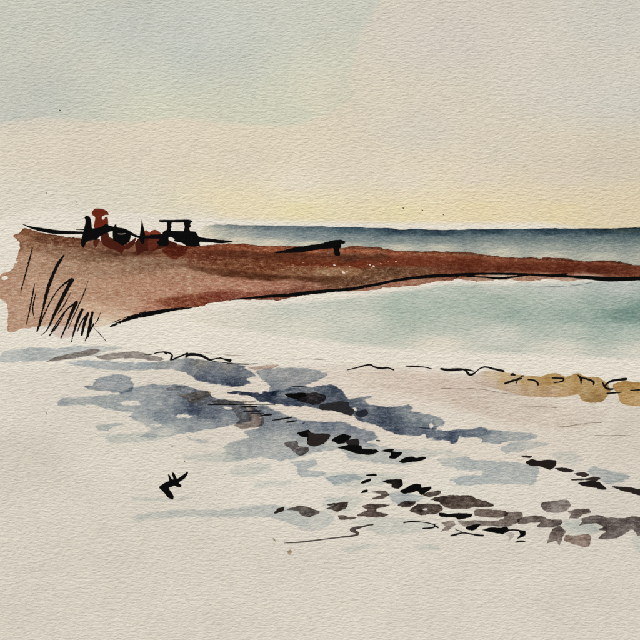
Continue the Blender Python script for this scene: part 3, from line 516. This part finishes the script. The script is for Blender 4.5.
patch([(56, 402), (63, 397.5), (87, 396.5), (105, 394.5), (118, 394), (131, 388), (154, 383.5), (184, 384.7), (191, 388), (208, 391), (212, 397), (232, 400.5), (243, 403), (248, 410), (252, 420), (240, 424), (225, 427), (204, 430.6), (184, 434), (170, 437), (157, 438), (140, 437), (150, 429), (141, 423), (128, 417), (133, 413), (114, 411), (96, 405.5), (79, 406), (59, 405.5)],
      [(60, 402, (152, 160, 164)), (80, 401, (166, 173, 174)), (105, 400, (160, 168, 171)), (125, 410, (164, 171, 174)), (140, 392, (140, 151, 160)), (160, 390, (132, 143, 155)), (155, 402, (134, 146, 157)), (175, 399, (122, 134, 148)), (178, 410, (106, 119, 136)), (195, 409, (74, 87, 110)), (203, 401, (88, 95, 108)), (212, 410, (92, 104, 124)), (228, 415, (122, 133, 146)), (225, 404, (120, 128, 140)), (160, 415, (122, 135, 148)), (185, 420, (150, 160, 166)), (150, 425, (168, 174, 175)), (165, 433, (184, 187, 184)), (205, 427, (156, 164, 169)), (240, 420, (132, 142, 152))],
      holes=[(131, 403, 6.5, 1.7), (181, 416.4, 5.5, .5), (227, 408.5, 1.6, .5), (157, 425, 3, .5)], h=.5)
patch([(96, 425), (104, 423.6), (120, 423), (123, 425), (113, 427.5), (108, 431), (100, 431), (95, 428.5)], [(100, 427, (160, 167, 170)), (120, 424, (176, 181, 181))])
patch([(98, 435), (120, 433), (150, 433), (168, 437), (160, 441), (135, 443), (110, 444), (104, 439)], (186, 189, 185), rim=.1, soft=1.5)
patch([(186, 434), (192, 438), (205, 439.5), (214, 442), (208, 443.5), (193, 441.5), (187, 438)], (176, 180, 180), rim=.15)
patch([(232, 441), (248, 437), (243, 431), (258, 428), (262, 417), (250, 408), (262, 404.5), (276, 410), (292, 416.5), (305, 420.5), (320, 421.5), (340, 421), (355, 426), (374, 431.5), (378, 438), (368, 442.5), (384, 446.5), (400, 449), (415, 449.4), (425, 448), (438, 450.4), (440, 455), (425, 460), (405, 465.5), (380, 464), (352, 460), (340, 450.5), (314, 453), (300, 458), (280, 461), (262, 458), (240, 461), (222, 463), (226, 452), (222, 449)],
      [(255, 408, (110, 118, 132)), (268, 418, (120, 131, 146)), (285, 424, (134, 145, 155)), (310, 426, (122, 134, 149)), (330, 425, (112, 125, 143)), (350, 430, (116, 128, 146)), (368, 436, (122, 134, 150)), (280, 440, (162, 169, 172)), (250, 445, (156, 164, 168)), (240, 455, (172, 177, 177)), (270, 450, (166, 172, 174)), (300, 450, (168, 174, 175)), (330, 442, (164, 171, 173)), (350, 448, (162, 170, 173)), (375, 455, (178, 183, 182)), (400, 455, (178, 183, 182)), (430, 455, (190, 192, 187)), (228, 460, (192, 193, 187))], h=.5)
patch([(289, 461.5), (300, 459.5), (315, 460), (317.5, 465), (308, 469), (325, 472), (327, 476), (305, 478), (297, 473), (296, 466)], [(300, 463, (172, 178, 179)), (303, 468, (162, 169, 173)), (315, 474, (172, 178, 179))], rim=.15)
patch([(325, 478), (340, 474), (355, 473.5), (366, 478), (350, 482), (335, 485.5)], (170, 177, 179), rim=.15)
for pts in [[(230, 468), (250, 463), (270, 462), (272, 470), (255, 476), (232, 477)], [(252, 486), (258, 480.5), (285, 479.5), (300, 482), (285, 487), (255, 489.5)], [(130, 500), (134, 496), (160, 497), (195, 496), (190, 500), (150, 502), (132, 502.5)],
            [(182, 455), (205, 452), (230, 451), (240, 447), (242, 462), (200, 463), (185, 460)], [(322, 475), (340, 471.5), (385, 473), (410, 474), (400, 480), (380, 487), (345, 489.5), (330, 484)], [(340, 549), (352, 544.5), (372, 543), (381, 545.5), (366, 549.5), (352, 554), (344, 553)], [(412, 546), (424, 543), (436, 544), (441, 550), (428, 551.5), (418, 551)],
            [(552, 452), (575, 451), (584, 460), (572, 467), (556, 461)], [(562, 520), (600, 517), (600, 533), (575, 531)], [(320, 500), (345, 495), (365, 498), (350, 512), (330, 515)], [(440, 448), (455, 450), (470, 455), (450, 457), (438, 455)], [(350, 520), (400, 516), (440, 524), (420, 533), (380, 536)], [(322, 497), (330, 494.5), (336, 500), (328, 503)], [(632, 536), (660, 530), (681, 540), (660, 556), (636, 552)]]:
    patch(pts, FT, rim=.1, soft=2.0, rough=1.2)
patch([(131, 517), (140, 513.5), (180, 509), (220, 509.5), (257, 504.6), (274, 504.6), (290, 507), (321, 510), (330, 514), (336, 519), (325, 528), (310, 532), (295, 526), (274, 518.5), (257, 517), (220, 518), (195, 516.5), (160, 519), (137, 521)], [(140, 517, (186, 189, 186)), (200, 513, (182, 186, 184)), (230, 512, (182, 186, 184)), (270, 510, (172, 178, 178)), (300, 518, (178, 183, 181)), (320, 525, (186, 189, 186))], rim=.12, rough=1.1)
patch([(388, 494), (398, 491.5), (410, 493), (424, 496), (418, 503), (404, 506), (393, 503)], (166, 173, 177), rim=.1, soft=1)
patch([(437, 459), (452, 456.5), (467, 456), (474, 459.7), (500, 461), (525, 462.5), (538, 466), (539, 474), (537, 481), (532.5, 485), (515, 484.5), (495, 484.6), (475, 485.6), (459, 486), (450, 480.5), (461, 475.6), (480, 474.7), (482, 471.4), (465, 471), (444, 466.5)],
      [(445, 461, (178, 183, 182)), (470, 463, (168, 175, 177)), (500, 468, (168, 175, 177)), (525, 470, (166, 173, 176)), (465, 481, (166, 173, 176)), (500, 480, (168, 175, 177)), (530, 480, (170, 177, 178))], rim=.18)
patch([(586, 472), (590, 468), (596, 467), (608, 469.6), (616, 472), (627, 474), (631.6, 476.5), (625, 482), (610, 484.4), (599, 480.5)], [(592, 471, (172, 178, 178)), (610, 478, (164, 171, 174)), (628, 477, (166, 173, 175))], rim=.22)
patch([(548, 528), (560, 520), (590, 522), (600, 530), (592, 536), (566, 533)], FT, rim=.05, soft=2)

# brown-grey transparent dabs
def dab(pts, col, **k):
    k.setdefault('rim', .3); k.setdefault('rimw', .9); k.setdefault('rough', .75); k.setdefault('rfreq', .3); k.setdefault('layer', 3); k.setdefault('blotch', .4); k.setdefault('bfreq', .16)
    k['rim'] = min(k['rim'], .16); k.setdefault('ragged', 1.4); k.setdefault('soft', .35); k.setdefault('mat', GLAZE_WET)
    film('brown_dab', shore, outline=pts, col=col, **k)
dab([(46, 361.7), (57, 356.5), (78, 352), (96, 348.4), (100, 350.5), (95, 354.3), (82, 357), (68, 359), (56, 361)], (150, 136, 124))
dab([(94, 356.5), (114, 352.6), (139, 351.6), (150, 354.6), (166, 359), (156, 361.4), (138, 358.6), (120, 358.6), (108, 360.4), (99, 359)], (140, 132, 125))
dab([(248, 367.4), (270, 364.4), (279.5, 365), (273, 368.6), (256, 370.4)], (178, 160, 146), rim=.15)
dab([(166, 388.6), (176, 386), (187, 385.4), (183, 389.2), (169, 391)], (178, 172, 164), rim=.3)
dab([(177, 394.6), (195, 392.4), (209, 390.6), (211, 395), (203, 399.8), (192, 404), (185, 399)], (186, 168, 146), rim=.2)
dab([(212, 401.4), (222, 399.4), (240, 401), (255.5, 400.2), (255, 402.4), (236, 404), (214, 404.4)], (140, 130, 120))
dab([(231, 406.6), (244, 405.2), (257, 409), (264.5, 419), (262, 426), (242, 428.8), (233.6, 425), (239.5, 419.7), (235, 414)], [(240, 409, (158, 150, 142)), (256, 415, (128, 119, 111)), (250, 425, (130, 121, 113))], rim=.4)
DK = (52, 43, 40)
dab([(305, 393), (317, 392.6), (326, 396), (325, 401), (316, 405), (303, 402.4), (296, 399), (302, 396)], (92, 78, 72))
dab([(283, 443.5), (297, 440.6), (299, 446), (308, 447.6), (308.4, 452), (300, 456.4), (293, 451), (288, 447)], (118, 106, 100), rim=.4)
dab([(422, 494.6), (432, 491), (440.6, 491), (440, 494.6), (430, 497.4)], (86, 75, 68))
dab([(369.6, 491.6), (378, 490.6), (386, 491), (390, 495), (382, 499), (372, 499.4), (373, 497.6), (381, 495)], (104, 92, 84), rim=.4)
dab([(326.6, 508.6), (337, 503), (348.6, 501.8), (346, 508.4), (338, 512), (333, 510)], [(330, 508, (92, 80, 72)), (344, 504, (74, 62, 55))], rim=.35)
dab([(361.6, 507), (370, 503.4), (389.6, 504.6), (383, 507.4), (377, 509), (377, 512), (388.6, 514.2), (383, 517.2), (370, 517.4), (358, 516.4), (358, 514.4), (367, 510)], [(380, 505, (72, 60, 53)), (368, 508, (82, 70, 63)), (365, 515, (96, 84, 76)), (380, 515, (90, 78, 71))], rim=.35)
dab([(337.6, 516), (343, 515), (349, 517), (358, 517.2), (350, 519.8), (340, 519.4)], (98, 86, 79), rim=.4)
film('brown_dab', shore, line=[(284, 543, .6), (296, 542.6, 1.2), (306, 541.6, 1.7), (320, 539.8, 1.1), (339, 537.4, 1.3), (354, 536, 2), (359.6, 533.4, 1.8), (353, 531, 3.6), (350.5, 529.6, 3), (357.5, 527.8, 3.2), (362, 527, 2), (367, 525.3, 1.3), (373, 524.6, 1.2)], col=(96, 88, 82), layer=3, rim=.35, rough=.3)
dab([(397.6, 505), (404, 500.8), (416, 501.4), (414, 505), (410, 507.4), (403, 507.6)], (70, 57, 50), rim=.3)
dab([(409.6, 510), (417, 504.4), (427, 503.6), (440, 504.6), (443, 509.4), (436, 514), (420, 514.8), (411.6, 512)], [(415, 509, (64, 53, 47)), (430, 507, (80, 68, 61)), (438, 511, (84, 72, 64))], holes=[(424.4, 509.4, 1.9, .6), (410, 506.6, 2.4, .7)], rim=.3)
dab([(430.6, 499.4), (444, 495.5), (469, 495.2), (478, 499), (493, 503.6), (492.6, 507.2), (476, 507.6), (458, 509.2), (444, 507), (439, 502)], [(440, 499, (66, 55, 49)), (455, 501, (84, 72, 64)), (470, 497, (70, 58, 51)), (470, 506, (96, 84, 75)), (485, 504, (78, 66, 58))], rim=.3)
dab([(476, 509.4), (495, 509.2), (506, 510.8), (508, 515.6), (496, 518), (484, 517), (475, 515.6)], [(480, 512, (112, 99, 90)), (500, 514, (104, 91, 83))], rim=.4)
dab([(506, 512.6), (519, 511.6), (523.4, 515), (519, 522), (507, 527), (486, 526), (464, 526.4), (457.6, 520.4), (476, 520.4), (494, 520.8), (503, 519)], [(465, 523, (136, 126, 117)), (490, 523, (128, 118, 110)), (512, 516, (112, 100, 92)), (515, 522, (118, 107, 99))], rim=.3)
dab([(440, 523), (452, 520.4), (455.4, 524.4), (448.6, 530), (440.6, 531.4), (446, 526)], (138, 126, 116), rim=.3)
dab([(504, 534), (510, 532), (515, 533.6), (512.6, 538), (508, 541.6), (509, 537)], (188, 181, 171), rim=.1)
dab([(540.6, 503.8), (548, 501), (567, 499.8), (571, 505), (565.6, 511.6), (554, 513), (546, 511.4), (542, 508.4)], [(545, 505, (104, 94, 88)), (556, 502, (122, 112, 106)), (558, 508, (150, 143, 136)), (567, 505, (128, 118, 111))], rim=.5, rimw=1.2)
dab([(567, 511.6), (576, 509), (589, 508.8), (591, 513), (583, 515), (577, 518.4), (569, 518.4), (571, 514)], [(575, 512, (104, 92, 86)), (587, 510, (98, 87, 80)), (572, 517, (124, 113, 106))], rim=.35)
dab([(518, 519), (531, 515.8), (544, 516.3), (549, 519), (561, 519.4), (562.4, 524), (550, 527.8), (536, 527.4), (540, 522.6), (530, 523.2), (518, 524.6)], [(524, 521, (116, 105, 98)), (540, 519, (102, 91, 84)), (556, 522, (104, 93, 87)), (542, 526, (122, 111, 104))], rim=.35)
dab([(581, 518), (592, 515.2), (600, 515), (606, 517.4), (622, 518), (634, 516), (650, 518), (681, 521), (681, 538), (660, 538), (640, 536), (634, 536.8), (633, 530), (625, 534), (617, 538.4), (605, 539.4), (598, 538.6), (601, 534.6), (606, 531.4), (597, 530.2), (603, 527), (595, 523.4), (586, 524.4), (579, 525.6), (582, 521.6)],
    [(590, 519, (108, 97, 90)), (610, 522, (100, 90, 85)), (602, 530, (78, 68, 64)), (625, 520, (98, 88, 84)), (625, 528, (116, 107, 102)), (608, 536, (128, 118, 112)), (640, 525, (104, 94, 90)), (638, 533, (124, 114, 108)), (670, 530, (120, 110, 104))], rim=.3, holes=[(634.5, 537, 3, 4.5)])
dab([(553, 528.6), (560, 525.6), (566, 532), (563, 537), (559.6, 545), (556, 541), (547, 543.4), (550, 534)], [(556, 531, (110, 97, 90)), (560, 536, (118, 105, 98)), (550, 541, (136, 124, 116))], rim=.35)
dab([(565.6, 534.8), (576, 535.2), (588, 534), (591.4, 537), (589.6, 545.6), (584, 547.6), (574, 544), (564.6, 541)], [(570, 537, (146, 128, 116)), (580, 540, (160, 142, 130)), (589, 540, (132, 112, 101))], rim=.45, rimw=1.4)
dab([(287.4, 551), (290.6, 549.6), (292.6, 552.4), (290, 554.8), (287.6, 553.6)], (172, 156, 134), rim=.2)
dab([(272.6, 538.4), (274, 538.2), (276.2, 541.4), (275, 541.8)], (160, 148, 130), rim=0)

# black dabs and ink lines on the foreshore
def ink(pts, col=BL, name='black_dab', **k):
    k.setdefault('rough', .55); k.setdefault('rfreq', .35); k.setdefault('cover', 1.1); k.setdefault('layer', 5); k.setdefault('smooth', 1)
    film(name, shore, outline=pts, col=col, mat=INK, **k)
def pen(*ls, col=(17, 16, 18), **k):
    k.setdefault('rough', .3); k.setdefault('rfreq', .5); k.setdefault('cover', 1.05)
    film('ink_line', shore, lines=list(ls), col=col, mat=INK, layer=5, **k)
ink([(284.4, 394), (295, 393), (300, 392.6), (306.4, 393.4), (305, 396.6), (297, 399), (289, 397.6)])
ink([(320, 404.4), (330, 402.8), (339, 401.4), (348, 402), (350, 407), (355, 410.6), (351, 415.6), (343, 413.6), (335, 411), (320, 409.4)], (40, 40, 44))
ink([(355, 412.4), (361, 410.2), (366, 409.6), (368.4, 413), (365, 416.4), (358, 416.8)], (36, 39, 47))
ink([(297, 433.2), (303, 431), (308.4, 429.6), (311, 433), (309, 437), (309, 442), (306.6, 440), (307.4, 437.6), (301, 436.4)])
ink([(308, 432), (316, 433.4), (325, 433.2), (330.4, 435.4), (325.4, 442.6), (316, 446.4), (307, 444.2), (309, 438)], (40, 34, 33))
ink([(331.6, 440.4), (337, 436.4), (343, 434), (351, 435.8), (350, 438.6), (346, 442.4), (339, 443.8)])
ink([(345, 441.4), (351, 439.2), (358, 438.6), (359.6, 443), (358, 446), (350, 446)], (36, 33, 33))
ink([(337.6, 447.6), (348, 445), (361, 445.6), (362.6, 448.6), (376, 449.4), (378.6, 451.8), (369, 454.8), (356, 453.4), (348, 450.4)])
ink([(380.6, 451), (389, 449), (394, 449.4), (393, 451.2), (402.6, 452.4), (399, 456.6), (395, 459), (388.6, 457.6), (391, 453)])
ink([(399, 461.6), (405, 457.6), (413, 456.4), (416, 457.8), (425, 456.8), (425.6, 458.6), (421, 460.8), (414, 462), (403, 463.2)])
ink([(365.6, 475.2), (371, 474), (375.8, 473.8), (376.8, 475.6), (370, 476)]); ink([(360.8, 483), (364, 480.2), (371, 478.8), (370, 481.4), (364, 483.4)])
ink([(360.6, 493), (363, 490.6), (367.4, 489.2), (367.4, 492), (363, 493.4)])
ink([(381.6, 480.6), (391, 479.4), (401, 479.2), (403, 484), (398.6, 488.8), (391.6, 487.4), (391.4, 484), (385, 482.8)], [(385, 481, (14, 13, 14)), (395, 485, (34, 28, 26)), (401, 482, (16, 14, 14))])
ink([(400, 491), (407, 487.2), (414, 483.8), (421, 484.6), (421.6, 487.8), (430.8, 486.6), (431, 489), (425, 493), (421, 495), (417, 491), (411, 493), (404, 493.6)])
ink([(439, 512.8), (448, 513.8), (458, 513.4), (471.6, 513.8), (471, 517), (459, 519.6), (455, 517.4), (447, 517.2), (440, 516.4)], (16, 15, 15))
ink([(465.6, 527), (473, 525), (480.6, 524.2), (477, 528.4), (472.4, 530.4), (467, 529.6)])
ink([(482.6, 530), (491, 527.4), (500, 527.8), (506.6, 526.6), (509, 530.6), (502.6, 534), (492, 532.2)], rfreq=.6, rough=.6)
ink([(519, 531), (525, 530.6), (525.4, 535.4), (516.8, 539), (520, 534.6)])
ink([(520.6, 456), (526, 455.4), (532.4, 456.4), (529, 458), (524, 457.4)], (44, 34, 32))
ink([(525.4, 462.6), (531, 459), (540, 460.6), (548, 459.6), (555.8, 460.6), (556, 465.8), (550, 469.6), (540, 466.4), (531, 465.6)], (32, 26, 24))
ink([(555, 468.2), (565, 467.8), (574.4, 470.4), (570, 472.2), (561, 471.2)], (40, 33, 31)); ink([(573.6, 473.6), (583, 472), (589.4, 474.6), (585, 477.2), (579, 475.6)], (56, 47, 43))
ink([(571, 479.2), (588, 478.2), (594, 476.6), (600.8, 478.4), (595, 481.2), (586, 480), (572, 480.4)], (48, 41, 38)); ink([(577.6, 483), (588, 480.8), (599, 482), (606.6, 488.4), (604, 489.8), (592, 487.2), (583, 486)], (28, 24, 23))
ink([(611.6, 486.4), (625, 486.8), (640, 489), (681, 494), (680, 499), (652, 497), (640, 495.2), (632, 493.4), (620, 490)], (38, 32, 30))
ink([(326, 505), (334, 503), (341, 502.6), (336, 506)], (48, 40, 36), cover=.6)
ink([(274, 513), (278, 508.4), (284.8, 506.6), (283, 511), (276, 513.4)], (42, 33, 29))
dab([(287, 509.6), (293, 507), (303, 505.4), (312, 508.6), (321, 512), (314, 515.4), (309, 517.6), (301, 515), (298, 511.4)], [(292, 508, (92, 82, 75)), (308, 512, (104, 94, 86))], rim=.4)
# thin ink work
pen([(208, 404.6, .7), (220, 404.3, 1.6), (240, 404.6, 1.0), (258, 404.3, .7), (275, 404.5, .4)])
pen([(239, 407.2, 1), (248, 406.4, 2.2), (256.5, 406.4, 1.4)]); pen([(244, 411.2, 1.4), (252, 411.4, 2.5), (261, 410.8, 1.4)], col=(28, 33, 48)); pen([(261, 415.6, .8), (268, 414.6, 2.4), (271.4, 414.4, 1.4)])
pen([(272.4, 420.2, .8), (282, 419, 1.7), (291.6, 417.4, 1)]); pen([(285.6, 422.4, 1.0), (292, 421.4, 2), (297, 420.6, 1)]); pen([(303, 423.6, 1.4), (305, 422, 1)], col=(50, 62, 86)); pen([(290.6, 387, .7), (300, 386.6, 1.4), (308, 387, .5)], col=(30, 34, 44))
pen([(250, 413.4, .6), (258, 413.6, 1.3), (264, 413, .6)], col=(34, 38, 50)); pen([(376.6, 440.4, 1.4), (379.4, 440.8, 1.4)], col=(40, 44, 52)); pen([(420, 427.6, .8), (428, 428.6, 1.2), (436, 429, .8)], col=(44, 52, 68))
b2 = Zm(120, 335, .1875)
pen(b2((130, 106, .5), (170, 103, .9), (205, 92, 1.2), (240, 90, 1.4), (266, 96, 1.6), (282, 108, 1.5), (270, 128, 2.0), (272, 136, 1.4), (310, 118, 1.5), (345, 103, 1.4), (360, 96, 1.2)), b2((352, 118, 1.6), (362, 104, 3), (400, 103, 2.6), (430, 108, 2.8), (455, 120, 2.6), (482, 136, 2.2), (500, 128, 1.2), (530, 122, 1), (560, 130, 1.7), (592, 134, 1.7)), b2((236, 93, 1), (250, 101, 1.6)), b2((358, 86, .5), (360, 110, 1.4)))
pen([(212, 361, .4), (224, 362.6, .8), (236, 364, 1), (248, 364.2, 1), (258, 363.6, .5)], col=(40, 40, 44)); pen([(220, 357.4, .6), (226, 360, 1.6), (230, 361.6, 1.4)])
pen([(404, 522.6, 1.5), (412, 521.2, 1.4), (425, 522.3, .9), (434, 524.4, 1.2), (438, 527.6, 1.6)], [(423, 528.4, 1), (430, 528, 1.6), (434.6, 527.4, 1.4), (435, 524, .8)])
pen([(451, 535.6, 1.1), (456, 534.6, 1.7), (462, 532.6, 1.4), (470, 533.8, 1.2), (476, 535, 2), (483, 535.6, 1.8)], [(455.6, 529.6, .5), (460, 530.8, .7), (462, 532.4, 1)]); pen([(506, 530.4, 1.4), (514, 529.6, 1.2), (522, 531, 1.6)]); pen([(515.6, 542.2, 1), (520, 541, 1.7), (525, 541.4, 1)])
for x, y, r in [(172, 446, 1.0), (184.6, 461, 1.0), (46, 412.6, .9), (19, 506, .7), (111, 446, .6), (216, 493, .8), (196, 503, .6)]:
    film('paint_speck', shore, line=[(x, y, r), (x + .3, y + .8, r * .7)], col=(128, 116, 104), layer=3, rim=0)

# ------------------------------------------------------------------ gull
film('gull', painting, outline=[(158.8, 487.3), (162, 484.6), (166, 482.2), (169.2, 480.8), (168, 474.8), (169.4, 474.6), (171.4, 478.6), (173.4, 479.4), (171.8, 472.8), (174, 472.9), (175.4, 475.4), (177.2, 478.8), (182.6, 475.2), (187.6, 471.6), (188, 473.2), (184.8, 478.2), (178.8, 482.6), (181.8, 485.4), (180.4, 487.2), (177, 486.8), (174.2, 485.4), (171.4, 487), (169, 487.4), (169.6, 489.4), (172, 493), (173.8, 496.4), (172.7, 499.6), (168.4, 497.8), (165.6, 494.4), (162.6, 491.2)],
     col=BL, mat=INK, layer=5, smooth=1, rough=.15, cover=1.25, label='small black flying gull over the bare sand')

settle_glazes()
